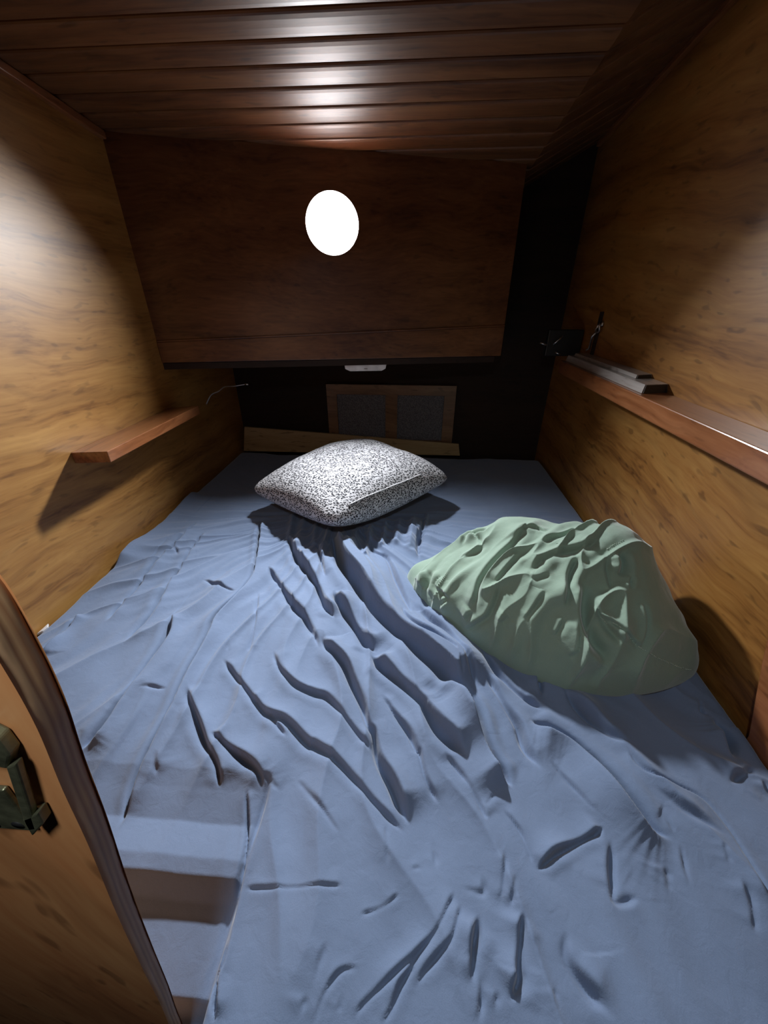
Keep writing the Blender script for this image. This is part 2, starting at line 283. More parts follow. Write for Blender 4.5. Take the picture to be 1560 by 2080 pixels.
PFOLDS=[
(0.0065,0.8,[(0.253,0.712,-0.417),(0.216,0.669,-0.439),(0.182,0.641,-0.459),(0.149,0.609,-0.485),(0.137,0.581,-0.512),(0.13,0.569,-0.532)]),
(0.0053,0.9,[(0.338,0.67,-0.401),(0.301,0.663,-0.412),(0.264,0.655,-0.427)]),
(0.0082,0.9,[(0.358,0.631,-0.396),(0.331,0.622,-0.411),(0.299,0.624,-0.426),(0.263,0.616,-0.441),(0.236,0.595,-0.457)]),
(0.0069,0.9,[(0.321,0.611,-0.424),(0.319,0.607,-0.427),(0.3,0.585,-0.443),(0.287,0.555,-0.46),(0.28,0.527,-0.482)]),
(0.0122,1.0,[(0.321,0.564,-0.449),(0.317,0.554,-0.457),(0.309,0.526,-0.478),(0.31,0.5,-0.497),(0.317,0.481,-0.514),(0.346,0.463,-0.534)]),
(0.0074,0.8,[(0.33,0.517,-0.478),(0.333,0.512,-0.481),(0.35,0.491,-0.494),(0.361,0.478,-0.505)]),
(0.0037,1.0,[(0.331,0.536,-0.466),(0.334,0.515,-0.48),(0.36,0.496,-0.485),(0.388,0.475,-0.506)]),
(0.0077,1.2,[(0.38,0.603,-0.403),(0.385,0.581,-0.417),(0.375,0.565,-0.433)]),
(0.0038,0.8,[(0.395,0.567,-0.428),(0.388,0.545,-0.445)]),
(0.0073,0.7,[(0.183,0.584,-0.481),(0.178,0.579,-0.487),(0.16,0.551,-0.522),(0.141,0.551,-0.547),(0.119,0.56,-0.58)]),
(0.0049,0.6,[(0.253,0.558,-0.466),(0.251,0.554,-0.47),(0.226,0.53,-0.497),(0.215,0.523,-0.509)]),
(0.0047,0.6,[(0.278,0.517,-0.489),(0.26,0.495,-0.515)]),
(0.005,0.5,[(0.192,0.538,-0.511),(0.179,0.532,-0.527)]),
(0.0057,0.7,[(0.08,0.665,-0.524),(0.063,0.649,-0.544),(0.088,0.61,-0.54),(0.072,0.612,-0.571)]),
(0.0085,0.9,[(0.052,0.698,-0.54),(0.047,0.673,-0.55),(0.039,0.664,-0.569)]),
(0.0056,0.5,[(0.296,0.511,-0.491),(0.293,0.479,-0.523),(0.277,0.472,-0.536)]),
(0.0036,0.7,[(0.404,0.528,-0.456),(0.406,0.511,-0.469),(0.403,0.495,-0.485),(0.389,0.473,-0.509)]),
(0.0061,0.6,[(0.18,0.73,-0.451),(0.148,0.749,-0.475),(0.125,0.73,-0.493)]),
(0.006,0.6,[(0.149,0.763,-0.478),(0.161,0.697,-0.468),(0.136,0.688,-0.489),(0.112,0.689,-0.504)]),
(0.0053,0.7,[(0.225,0.64,-0.446),(0.196,0.613,-0.461),(0.172,0.59,-0.482)]),
(0.0051,0.5,[(0.267,0.582,-0.45),(0.238,0.58,-0.462),(0.232,0.596,-0.458)]),
(0.0064,0.6,[(0.119,0.565,-0.558),(0.133,0.568,-0.531)]),
(0.0048,0.6,[(0.359,0.548,-0.451),(0.358,0.577,-0.43),(0.361,0.601,-0.409)]),
(0.0044,0.6,[(0.279,0.679,-0.414),(0.265,0.698,-0.415),(0.236,0.697,-0.422)])]
SEAMS=[[(0.334, 0.515, -0.48), (0.346, 0.508, -0.482), (0.36, 0.496, -0.485), (0.372, 0.486, -0.494), (0.388, 0.475, -0.506), (0.413, 0.472, -0.52), (0.448, 0.477, -0.541), (0.482, 0.485, -0.561), (0.509, 0.494, -0.576)], [(0.365, 0.608, -0.404), (0.38, 0.614, -0.395), (0.4, 0.623, -0.391)]]

def pillow_outline():
    # outline of the scrunched pillow where it lies on the bed (metres)
    P=[(0.006,.75),(0.012,.70),(.045,.645),(.080,.596),(.150,.530),(.224,.478),(.290,.452),(.376,.448),(.461,.468),(.530,.505),(.545,.55),
       (.535,.66),(.47,.745),(.38,.80),(.27,.82),(.15,.815),(.06,.79)]
    return P
def catmull(P,n,closed=False):
    P=np.array(P,float);m=len(P);out=[]
    segs=m if closed else m-1
    for i in range(segs):
        if closed: a,b,c,d=P[(i-1)%m],P[i],P[(i+1)%m],P[(i+2)%m]
        else: a,b,c,d=P[max(i-1,0)],P[i],P[i+1],P[min(i+2,m-1)]
        for k in range(n):
            t=k/n
            out.append(.5*((2*b)+(-a+c)*t+(2*a-5*b+4*c-d)*t*t+(-a+3*b-3*c+d)*t**3))
    if not closed: out.append(P[-1])
    return np.array(out)
PIL_C=np.array([.29,.64])
PIL_H=[(.02,.73,.055),(.08,.74,.09),(.17,.76,.155),(.26,.74,.19),(.33,.70,.19),(.385,.655,.215),(.415,.62,.245),(.445,.56,.165),(.50,.52,.085),(.10,.66,.10),(.20,.62,.16),(.30,.58,.165),(.38,.54,.145),(.30,.50,.10),(.18,.56,.10),(.49,.61,.165),(.53,.56,.09),(.36,.78,.15)]
def pillow_height(x,y):
    num=0;den=0
    for (a,b,h) in PIL_H:
        w=np.exp(-((x-a)**2+(y-b)**2)/(2*.045**2))+1e-6
        num=num+w*h;den=den+w
    return num/den
def pillow_E(r): return np.clip(1-np.clip(r,0,1)**5,0,1)**.5

XL, XR, ZB = -.76, .555, -.60
YB = 1.66
def ceil_z(x, y): return .461-.1*y + (.125*min(1, max(0, (x-.31)/(.555-.31))))
def panel_y(x): return 1.354+.22*x

# ------------------------------------------------------------------ setting
bm = bmesh.new(); box(bm, (XL-.02, .07, -.82), (XL, 1.70, .52)); struct(link('wall_left', bm, M['ply_left']))
bm = bmesh.new(); box(bm, (XR, .07, -.82), (XR+.02, 1.70, .56)); struct(link('wall_right', bm, M['ply_right']))
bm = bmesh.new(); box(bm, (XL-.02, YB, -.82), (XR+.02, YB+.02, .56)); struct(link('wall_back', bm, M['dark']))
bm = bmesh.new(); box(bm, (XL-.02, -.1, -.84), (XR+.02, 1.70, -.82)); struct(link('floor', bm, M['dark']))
# planked deckhead: boards with rounded lower edges
bm = bmesh.new()
ys = [.28+.064*i for i in range(9)]+[.86, .922, .985, 1.05, 1.118, 1.186, 1.256, 1.326, 1.396, 1.466, 1.536, 1.60, YB]
xs = [XL, -.3, 0, .31, XR]
for a, b in zip(ys[:-1], ys[1:]):
    g, d = .0034, .006
    prof = [(a+g, .008), (a+g, .0035), (a+g+.0012, .0012), (a+g+.004, 0), (a+g+.012, -.0011), ((a+b)/2, -.0016), (b-g-.012, -.0011), (b-g-.004, 0), (b-g-.0012, .0012), (b-g, .0035), (b-g, .008)]
    rings = [[bm.verts.new((x, y, ceil_z(x, y)+dz)) for (y, dz) in prof] for x in xs]
    for r0, r1 in zip(rings[:-1], rings[1:]):
        for k in range(len(prof)-1):
            bm.faces.new((r0[k], r1[k], r1[k+1], r0[k+1]))
# backing above the boards
for x0, x1 in zip(xs[:-1], xs[1:]):
    y0, y1 = ys[0], ys[-1]
    hexa(bm, [(x0, y0, ceil_z(x0, y0)+.007), (x1, y0, ceil_z(x1, y0)+.007), (x1, y1, ceil_z(x1, y1)+.007), (x0, y1, ceil_z(x0, y1)+.007),
              (x0, y0, ceil_z(x0, y0)+.02), (x1, y0, ceil_z(x1, y0)+.02), (x1, y1, ceil_z(x1, y1)+.02), (x0, y1, ceil_z(x0, y1)+.02)])
struct(link('ceiling', bm, M['pine'], smooth=False))
# battens where deckhead meets the side walls
for nm, x0, x1 in (('trim_1', XL, XL+.014), ('trim_2', XR-.014, XR)):
    bm = bmesh.new(); y0, y1 = .3, (1.18 if x0 < 0 else 1.64); xx = x0 if x0 < 0 else XR
    hexa(bm, [(x0, y0, ceil_z(xx, y0)-.018), (x1, y0, ceil_z(xx, y0)-.018), (x1, y1, ceil_z(xx, y1)-.018), (x0, y1, ceil_z(xx, y1)-.018),
              (x0, y0, ceil_z(xx, y0)-.002), (x1, y0, ceil_z(xx, y0)-.002), (x1, y1, ceil_z(xx, y1)-.002), (x0, y1, ceil_z(xx, y1)-.002)])
    bevel(bm, .002); struct(link(nm, bm, M['mahogany']))
# bulkhead with the round port
AL = math.atan(.22); U = Vector((math.cos(AL), math.sin(AL), 0)); Nf = Vector((math.sin(AL), -math.cos(AL), 0))
PC = Vector((-.2373, 1.3018, .1742)); PR = .0725
def zlow(x): return -.176
def zmould(x): return -.113+(x+.7)*.031
xl, xr = XL, .292
def pp(x, z): return Vector((x, panel_y(x), z))
bm = bmesh.new(); n = 72
circ = []; outer = []
xc = PC.x
cor = [(xr, ceil_z(.3, panel_y(xr))), (xl, ceil_z(xl, panel_y(xl))), (xl, zmould(xl)), (xr, zmould(xr))]
angs = sorted(set([i*2*math.pi/n for i in range(n)]+[math.atan2(z-PC.z, (x-xc)/math.cos(AL)) % (2*math.pi) for x, z in cor]))
for a in angs:
    c, s = math.cos(a), math.sin(a)
    circ.append(PC+U*(PR*c)+Vector((0, 0, PR*s)))
    best = 9
    for (p, q) in zip(cor, cor[1:]+cor[:1]):
        p2 = ((p[0]-xc)/math.cos(AL), p[1]-PC.z); q2 = ((q[0]-xc)/math.cos(AL), q[1]-PC.z)
        ex, ey = q2[0]-p2[0], q2[1]-p2[1]; den = c*ey-s*ex
        if abs(den) < 1e-9: continue
        t = (p2[0]*ey-p2[1]*ex)/den; k = (p2[0]*s-p2[1]*c)/den
        if t > 0 and -1e-6 <= k <= 1+1e-6: best = min(best, t)
    outer.append(PC+U*(best*c)+Vector((0, 0, best*s)))
T = .050
fr = [bm.verts.new(p) for p in circ]; fo = [bm.verts.new(p) for p in outer]
br = [bm.verts.new(p-Nf*T) for p in circ]; bo = [bm.verts.new(p-Nf*T) for p in outer]
m_ = len(angs)
for i in range(m_):
    j = (i+1) % m_
    bm.faces.new((fr[i], fo[i], fo[j], fr[j])); bm.faces.new((br[i], br[j], bo[j], bo[i]))
    bm.faces.new((fr[i], fr[j], br[j], br[i])); bm.faces.new((fo[i], bo[i], bo[j], fo[j]))
bmesh.ops.recalc_face_normals(bm, faces=bm.faces)
bh = struct(link('wall_bulkhead', bm, M['panel']))
# lower board and bead of the bulkhead, and the side return of the cockpit well
bm = bmesh.new()
def slab(bm, x0, x1, zb, zt, off0, off1):
    P = []
    for (zf, off) in ((zb, None), (zt, None)):
        P += [pp(x0, zf(x0))+Nf*off1, pp(x1, zf(x1))+Nf*off1, pp(x1, zf(x1))+Nf*off0, pp(x0, zf(x0))+Nf*off0]
    hexa(bm, P)
slab(bm, xl, xr, lambda x: -.176, lambda x: zmould(x)-.004, -.02, .004)
bevel(bm, .0015); struct(link('trim_3', bm, M['panel']))
bm = bmesh.new(); slab(bm, xl, xr, lambda x: zmould(x)-.004, lambda x: zmould(x)+.001, -.002, .0035); bevel(bm, .001); struct(link('trim_4', bm, M['panel']))
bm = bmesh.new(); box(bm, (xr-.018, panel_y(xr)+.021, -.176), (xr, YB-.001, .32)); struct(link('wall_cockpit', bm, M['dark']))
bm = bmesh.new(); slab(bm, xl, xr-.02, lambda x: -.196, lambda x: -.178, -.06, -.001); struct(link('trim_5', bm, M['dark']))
# window: bright pane and an unseen cup added behind to stop light leaking back
bm = bmesh.new()
vs = [bm.verts.new(PC-Nf*(T-.001)+U*(PR*1.04*math.cos(a))+Vector((0, 0, PR*1.04*math.sin(a)))) for a in [i*2*math.pi/64 for i in range(64)]]
f = bm.faces.new(vs); bm.normal_update()
if f.normal.dot(Nf) < 0: bmesh.ops.reverse_faces(bm, faces=[f])
mp_, nt, bs = base_mat('daylit_frosted_pane')
bs.inputs['Base Color'].default_value = (.8, .8, .8, 1); bs.inputs['Emission Color'].default_value = (.90, .95, 1, 1); bs.inputs['Emission Strength'].default_value = PORT_STRENGTH
pane = struct(link('window_1', bm, mp_))
pane['label'] = 'bright round porthole in the bulkhead'
bm = bmesh.new()
prof = [(PR+.001, -.0195), (PR+.02, -.0205), (PR+.02, -.045), (0, -.045)]
prof = [(PR+.02, -.0505), (PR+.02, -.075), (.0005, -.075)]
rg = []
for r_, o_ in prof: rg.append([bm.verts.new(PC+Nf*o_+U*(r_*math.cos(i*2*math.pi/48))+Vector((0, 0, r_*math.sin(i*2*math.pi/48)))) for i in range(48)])
for a, b in zip(rg[:-1], rg[1:]):
    for i in range(48): bm.faces.new((a[i], a[(i+1) % 48], b[(i+1) % 48], b[i]))
fl = link('pane_back_cup', bm, M['black'], pane)
# bits of the setting at the right hand wall
bm = bmesh.new(); prism(bm, [(.540, .10, -.70), (.540, .39, -.70), (.540, .392, -.597), (.540, .437, -.478), (.540, .46, -.41), (.540, .10, -.36)], (.0145, 0, 0))
bevel(bm, .002); struct(link('trim_6', bm, M['mahogany']))
bm = bmesh.new(); box(bm, (XR-.006, 1.318, -.165), (XR-.0005, 1.334, -.04)); struct(link('trim_7', bm, M['dark']))

# ------------------------------------------------------------------ mattress and sheet
bm = bmesh.new()
box(bm, (XL+.012, .30, -.80), (XR-.02, 1.57, -.655))
box(bm, (-.14, .072, -.80), (XR-.02, .30, -.655))
box(bm, (XL+.012, .072, -.80), (-.14, .30, -.74))
struct(link('berth_base', bm, plain('ticking', (.5, .5, .48), .9)), 'berth base under the blue sheet')

def seg_dist(X, Y, poly):
    """distance to polyline, arc parameter 0..1 and side sign"""
    P = np.array(poly); D = np.full(X.shape, 9.0); Tp = np.zeros(X.shape); Sg = np.ones(X.shape)
    L = np.hypot(*(P[1:]-P[:-1]).T); tot = L.sum(); acc = 0
    for i in range(len(P)-1):
        ax, ay = P[i]; dx, dy = P[i+1]-P[i]; l2 = dx*dx+dy*dy+1e-12
        t = np.clip(((X-ax)*dx+(Y-ay)*dy)/l2, 0, 1)
        qx, qy = X-ax-t*dx, Y-ay-t*dy; d = np.hypot(qx, qy); k = d < D
        D = np.where(k, d, D); Tp = np.where(k, (acc+t*L[i])/tot, Tp); Sg = np.where(k, np.sign(dx*qy-dy*qx), Sg); acc += L[i]
    return D, Tp, Sg
def sstep(a, b, x):
    t = np.clip((x-a)/(b-a), 0, 1); return t*t*(3-2*t)
def fold_sum(X, Y, folds, zoff, gain=1.0, seed=0):
    rnd = random.Random(seed)
    for wd, df, pts in folds:
        c = catmull([p[:2] for p in pts], 5)
        wd *= 1.0
        pad = wd*6
        k = (X > c[:, 0].min()-pad) & (X < c[:, 0].max()+pad) & (Y > c[:, 1].min()-pad) & (Y < c[:, 1].max()+pad)
        if not k.any(): continue
        D, T_, Sg = seg_dist(X[k], Y[k], c)
        length = np.hypot(*(c[1:]-c[:-1]).T).sum(); e = min(.3, 2.5*wd/length+.04)
        tap = sstep(-.001, e, T_)*sstep(-.001, e, 1-T_)
        tap = .15*tap+.85*tap*(.85+.3*np.sin(T_*9+rnd.random()*6))
        # the raised side of each crease is the one nearer the head of the berth
        mid = len(c)//2; tx, ty = c[min(mid+1, len(c)-1)]-c[mid-1]; lx, ly = -.24-c[mid][0], 1.3-c[mid][1]
        sd = 1.0 if tx*ly-ty*lx > 0 else -1.0
        s = D*Sg*sd; fall = rnd.uniform(2.6, 4.2)*wd
        wd = wd*(.45+.62*tap); df = df*(.5 if length < .05 else 1)
        up = np.where(s > 0, (1-np.exp(-(np.maximum(s, 0)/(.62*wd))**2))*np.exp(-(np.maximum(s, 0)/fall)**1.5)*1.25, 0)
        h = up*.8-1.05*np.exp(-((s+.12*wd)/(.55*wd))**2)+.16*np.exp(-((s+2.2*wd)/(1.2*wd))**2)
        zoff[k] += gain*df*wd*h*tap*(1 if c[:, 1].mean() > .30 or df > 1.1 else .5)
    return zoff
# grid
gx = np.concatenate([np.linspace(XL+.004, XR-.004, 640)])
gy = np.concatenate([np.linspace(.066, .9, 470), np.linspace(.9, 1.575, 190)[1:]])
Xg, Yg = np.meshgrid(gx, gy); Z = np.zeros(Xg.shape)
# broad undulation and procedural wrinkles
nz = noise.noise
cx, cy = -.23, 1.06
big = np.zeros(Z.shape)
for j in range(Z.shape[0]):
    for i in range(Z.shape[1]):
        x, y = Xg[j, i], Yg[j, i]
        th = math.atan2(y-cy, x-cx); r = math.hypot(x-cx, y-cy)
        a = nz((x*3, y*3, 1.7))*.006+nz((x*7+y*3, y*6, 3.7))*.004
        rad = nz((th*9, r*2.2+x*1.5, 4.2))*.0075*min(1, r*4)*(1 if y < 1.1 else .3)
        rad += nz((th*22+nz((x*8, y*8, 0))*1.2, r*4, 8.2))*.0042*min(1, r*4)*(1 if y < 1.1 else .3)
        big[j, i] = a+rad+nz((x*16+y*5, y*11, 2))*.0024+nz((x*45, y*38, 6))*.0004+.0085*(max(0, 1-abs(nz((th*7.5+nz((x*5, y*5, 9))*.5, r*1.6, 14.2)))*3.2))**2*min(1, r*3)*(1 if y < 1.0 else 0)
fade = (sstep(-.75, -.66, Xg)*.75+.25)*(sstep(.545, .47, Xg)*.6+.4)
fade = fade*(1-.65*(1-sstep(-.20, -.16, Xg))*(1-sstep(.22, .30, Yg)))
Z += big*fade
fold_sum(Xg, Yg, FOLDS, Z, gain=1.9, seed=3)
# puckers gathered in front of the cushion
for k in range(11):
    t = k/10; px, py = -.36+.42*t, .86+.12*abs(t-.42)*2.0
    D, T_, Sg = seg_dist(Xg, Yg, [(px, py+.06), (px*.9-.01, py-.07-.03*math.sin(k*2.3))])
    Z += .010*np.exp(-(D/(.008+.003*math.sin(k*1.7)))**2)
# dropped front corner at the left: the cushion beneath steps down towards the doorway
left = 1-sstep(-.188, -.176, Xg+.06*np.clip(.2-Yg, -.1, .12)*0)
prof = np.interp(Yg, [.06, .072, .084, .140, .152, .170, .186, .225, .262, .285], [-.05, -.048, -.022, -.020, -.016, .003, .004, -.010, -.005, 0])
Z += left*prof
Z += -.004*np.exp(-((Xg+.182)/.0035)**2)*(1-sstep(.24, .29, Yg))*2.0
# edges tuck down beside the walls
Z -= .03*np.exp(-((Xg-XL)/.012)**2) + .035*np.exp(-((Xg-XR)/.012)**2)
Z -= .04*np.exp(-((Yg-1.578)/.014)**2)
Z = np.clip(Z, -.14, .05)
# the cloth is pressed flat where the pillow lies on it
_o = catmull(pillow_outline(), 12, True); _a = np.arctan2(_o[:, 1]-PIL_C[1], _o[:, 0]-PIL_C[0]); _r = np.hypot(_o[:, 1]-PIL_C[1], _o[:, 0]-PIL_C[0]); _k = np.argsort(_a)
_q = np.hypot(Xg-PIL_C[0], Yg-PIL_C[1])/np.interp(np.arctan2(Yg-PIL_C[1], Xg-PIL_C[0]).ravel(), _a[_k], _r[_k], period=2*math.pi).reshape(Xg.shape)
_m = 1-sstep(.90, 1.0, _q); Z = Z*(1-_m)+np.minimum(Z, -.006)*_m
ZS = ZB+Z
nyy, nxx = Z.shape
bm = None
verts = np.stack([Xg.ravel(), Yg.ravel(), ZS.ravel()], 1).tolist()
faces = []
for j in range(nyy-1):
    for i in range(nxx-1):
        a = j*nxx+i; faces.append((a, a+1, a+nxx+1, a+nxx))
# hanging border
loop = [i for i in range(nxx)]+[j*nxx+nxx-1 for j in range(1, nyy)]+[(nyy-1)*nxx+i for i in range(nxx-2, -1, -1)]+[j*nxx for j in range(nyy-2, 0, -1)]
b0 = len(verts)
for q in loop:
    v = verts[q]; verts.append([v[0], v[1], min(v[2]-.03, -.70)])
nl = len(loop)
for k in range(nl): faces.append((loop[k], b0+k, b0+(k+1) % nl, loop[(k+1) % nl]))
me = bpy.data.meshes.new('bed_sheet'); me.from_pydata(verts, [], faces); me.update()
for p in me.polygons: p.use_smooth = True
me.materials.append(M['sheet'])
sheet = bpy.data.objects.new('bed_sheet', me); C.objects.link(sheet)
bm = bmesh.new(); prism(bm, [(-.7555, .515, -.612), (-.745, .519, -.607), (-.742, .530, -.606), (-.750, .540, -.607), (-.7555, .538, -.612)], (0, 0, .005)); bevel(bm, .001)
o = link('edge_label', bm, M['white'], sheet); o['label'] = 'scrap of white edging at the wall'
tag(sheet, 'creased slate blue sheet spread over the whole berth', 'bed sheet')

# ------------------------------------------------------------------ knitted cushion
K = {'L': (-.492, 1.035), 'F': (-.190, .828), 'R': (.136, 1.135), 'B': (-.195, 1.440)}
def cushion():
    n = 90; V = []; Fc = []; UV = []
    def pt(u, v, side):
        a, b = (u+1)/2, (v+1)/2     # u: L->R direction ; v: F->B
        # corners: (-1,-1)=F, (1,-1)=R, (1,1)=B, (-1,1)=L
        F, R, B, L = [Vector(K[k]) for k in 'FRBL']
        p = F*(1-a)*(1-b)+R*a*(1-b)+B*a*b+L*(1-a)*b
        c = (F+R+B+L)/4
        # edges pulled in between the corners, corners rounded
        e = .016*((1-u*u)*v**8+(1-v*v)*u**8)
        p = p+(c-p)*e*2.0*1.0
        rc = max(0, abs(u)*abs(v)-.80)/.20; p = p+(c-p)*.05*rc**1.5
        t = max(0, (1-u**4)*(1-v**4))**.5
        flat = (1-abs(u)**2.2)*(1-abs(v)**2.2)
        up = .046*t+.050*flat**.7
        dn = .045*t+.030*flat**.7
        zc = -.512+.006*math.sin(u*3+v)
        w_ = nz((p.x*9, p.y*9, 3.3))*.006*t+nz((p.x*28, p.y*28, 1.1))*.0016*t
        z = zc+up+w_ if side > 0 else zc-dn
        return Vector((p.x, p.y, max(z, ZB+.006)))
    for side in (1, -1):
        base = len(V)
        for j in range(n+1):
            for i in range(n+1):
                u = math.sin((i/n*2-1)*math.pi/2); v = math.sin((j/n*2-1)*math.pi/2)
                V.append(pt(u, v, side)); UV.append((u*.22, v*.22))
        for j in range(n):
            for i in range(n):
                a = base+j*(n+1)+i; q = (a, a+1, a+n+2, a+n+1); Fc.append(q if side > 0 else q[::-1])
    me = bpy.data.meshes.new('cushion'); me.from_pydata([tuple(v) for v in V], [], Fc)
    ul = me.uv_layers.new(name='UVMap')
    for l in me.loops: ul.data[l.index].uv = UV[l.vertex_index]
    b = bmesh.new(); b.from_mesh(me); bmesh.ops.remove_doubles(b, verts=b.verts, dist=.00005); b.to_mesh(me); b.free()
    for p in me.polygons: p.use_smooth = True
    me.materials.append(M['knit']); o = bpy.data.objects.new('cushion', me); C.objects.link(o)
    # piped seam near the front edge
    pts = [pt(-.72+1.2*k/24, -.905, 1)+Vector((0, 0, .0012)) for k in range(25)]
    bs_ = bmesh.new(); tube(bs_, pts, .0014, 8); s = link('seam', bs_, plain('white_yarn', (.7, .7, .72), .8), o, True); s['label'] = 'raised white seam'
    return o
tag(cushion(), 'black and white flecked knitted cushion at the head of the berth', 'cushion')

# ------------------------------------------------------------------ green pillow
def green_pillow():
    ol = catmull(pillow_outline(), 12, True); ang = np.arctan2(ol[:, 1]-PIL_C[1], ol[:, 0]-PIL_C[0]); rad = np.hypot(ol[:, 1]-PIL_C[1], ol[:, 0]-PIL_C[0])
    o = np.argsort(ang); ang, rad = ang[o], rad[o]
    nt_, nr = 560, 230
    th = np.linspace(-math.pi, math.pi, nt_, endpoint=False); rr = 1-(1-np.linspace(0.004, 1, nr))**1.35
    TH, RR = np.meshgrid(th, rr); RD = np.interp(TH.ravel(), ang, rad, period=2*math.pi).reshape(TH.shape)
    X = PIL_C[0]+np.cos(TH)*RD*RR; Y = PIL_C[1]+np.sin(TH)*RD*RR
    H = pillow_height(X, Y)*pillow_E(RR)
    P = np.stack([X, Y, ZB+H], -1)
    # surface normals
    dt = np.roll(P, -1, 1)-np.roll(P, 1, 1); dr = np.gradient(P, axis=0)
    Nn = np.cross(dr, dt); Nn /= np.linalg.norm(Nn, axis=-1, keepdims=True)+1e-9
    Nn *= np.sign(Nn[..., 2:3]+1e-6)
    # folds measured along the cloth: distance taken in 3D to the fold lines
    off = np.zeros(X.shape)
    for wd, df, pts in PFOLDS:
        c = catmull(pts, 6); D = np.full(X.shape, 9.); T_ = np.zeros(X.shape); Sg = np.ones(X.shape)
        L = np.linalg.norm(c[1:]-c[:-1], axis=1); tot = L.sum(); acc = 0
        for i in range(len(c)-1):
            a = c[i]; d = c[i+1]-c[i]; q = P-a; t = np.clip((q@d)/(d@d+1e-12), 0, 1); r_ = q-t[..., None]*d; dd = np.linalg.norm(r_, axis=-1)
            k = dd < D; sd = np.sign(np.einsum('...i,...i', np.cross(np.broadcast_to(d, r_.shape), r_), Nn))
            D = np.where(k, dd, D); T_ = np.where(k, (acc+t*L[i])/tot, T_); Sg = np.where(k, sd, Sg); acc += L[i]
        e = min(.3, 2*wd/tot+.05); tap = sstep(-.001, e, T_)*sstep(-.001, e, 1-T_)
        mid = len(c)//2; tg = c[min(mid+1, len(c)-1)]-c[mid-1]; lv = np.array([-.24, 1.3, .1])-c[mid]
        nn = Nn.reshape(-1, 3)[np.argmin(((P.reshape(-1, 3)-c[mid])**2).sum(1))]
        sd = 1.0 if np.dot(np.cross(tg, lv), nn) > 0 else -1.0
        s = D*Sg*sd
        up = np.where(s > 0, (1-np.exp(-(np.maximum(s, 0)/(.6*wd))**2))*np.exp(-(np.maximum(s, 0)/(2.6*wd))**1.5)*1.2, 0)
        off += 1.7*df*wd*tap*(up-.5*np.exp(-((s+.25*wd)/(.75*wd))**2)+.3*np.exp(-((s+2.3*wd)/(1.2*wd))**2))
    for j in range(nr):
        for i in range(nt_):
            x, y, z = P[j, i]
            ac = -.55*x+.83*y; al = .83*x+.55*y+z*.8
            q = nz((x*10-y*4, y*5+x*3, z*9))*(.006 if x < .42 else .003)+.010*(1 if x < .40 else max(.15, 1-(x-.40)*9))*max(0, 1-abs(nz((ac*26+nz((x*9, y*9, z*9))*.9, al*5, 5.5)))*3)**2+nz((ac*45, al*13, 2.5))*.0025+nz((x*26, y*14, z*20+3))*.0028+nz((x*70, y*60, z*60))*.0006
            off[j, i] += q
    env = np.clip((1-RR)/.05, 0, 1)**.6
    Q = P+Nn*(off*env)[..., None]
    # rounded turn-under at the bed
    Q[..., 2] = np.maximum(Q[..., 2], ZB+.001)
    Q[..., 0] = np.minimum(Q[..., 0], XR-.004)
    V = Q.reshape(-1, 3).tolist(); Fc = []
    for j in range(nr-1):
        for i in range(nt_):
            a, b = j*nt_+i, j*nt_+(i+1) % nt_; Fc.append((a, a+nt_, b+nt_, b))
    ci = len(V); V.append([PIL_C[0], PIL_C[1], float(Q[0, :, 2].mean())])
    for i in range(nt_): Fc.append((ci, i, (i+1) % nt_))
    last = (nr-1)*nt_; base = len(V)
    for i in range(nt_):
        x, y, z = V[last+i]; V.append([PIL_C[0]+(x-PIL_C[0])*.95, PIL_C[1]+(y-PIL_C[1])*.95, ZB-.004])
    for i in range(nt_): Fc.append((last+i, base+i, base+(i+1) % nt_, last+(i+1) % nt_))
    Fc.append(tuple(base+i for i in range(nt_))[::-1])
    me = bpy.data.meshes.new('pillow'); me.from_pydata(V, [], Fc); me.update()
    for p in me.polygons: p.use_smooth = True
    me.materials.append(M['green']); ob = bpy.data.objects.new('pillow', me); C.objects.link(ob)
    # stitching: rows of short raised stitches laid on the cloth
    flat = Q.reshape(-1, 3); NF = Nn.reshape(-1, 3)
    for s in SEAMS:
        c = catmull(s, 8); bs_ = bmesh.new(); L = np.concatenate([[0], np.cumsum(np.linalg.norm(c[1:]-c[:-1], axis=1))]); d = 0
        while d < L[-1]-.004:
            pts = []
            for q in (d, d+.0022):
                x = [np.interp(q, L, c[:, k]) for k in range(3)]; i = np.argmin(((flat-np.array(x))**2).sum(1)); pts.append(tuple(flat[i]+NF[i]*.0006))
            if (Vector(pts[0])-Vector(pts[1])).length > .0003: tube(bs_, pts, .0007, 6)
            d += .0042
        t = link('stitching', bs_, M['thread'], ob, True); t['label'] = 'row of pale stitches'
    return ob
tag(green_pillow(), 'scrunched pillow in a sage green cover leaning on the right wall', 'pillow')

# ------------------------------------------------------------------ rails on the side walls
r = empty('handrail', (XL, .8, -.33)); tag(r, 'short varnished wooden ledge fixed to the left wall', 'shelf rail')
bm = bmesh.new()
y0w, y0i, y1 = .764, .752, 1.16
hexa(bm, [(XL-0, y0w, -.332), (XL+.098, y0i, -.322), (XL+.098, y1, -.322), (XL, y1, -.332),
          (XL, y0w, -.306), (XL+.098, y0i, -.296), (XL+.098, y1, -.296), (XL, y1, -.306)])
bevel(bm, .0016); o = link('rail', bm, M['mahogany'], r); o.location = -r.location
r = empty('handrail', (XR, .9, -.2)); tag(r, 'long reddish varnished rail running along the right wall', 'shelf rail')
bm = bmesh.new()
prism(bm, [(.482, .12, -.184), (XR-.0003, .12, -.184), (XR-.0003, .12, -.232), (.505, .12, -.232), (.482, .12, -.222)], (0, 1.27, 0))
bevel(bm, .0022); o = link('rail', bm, M['mahogany'], r); o.location = -r.location
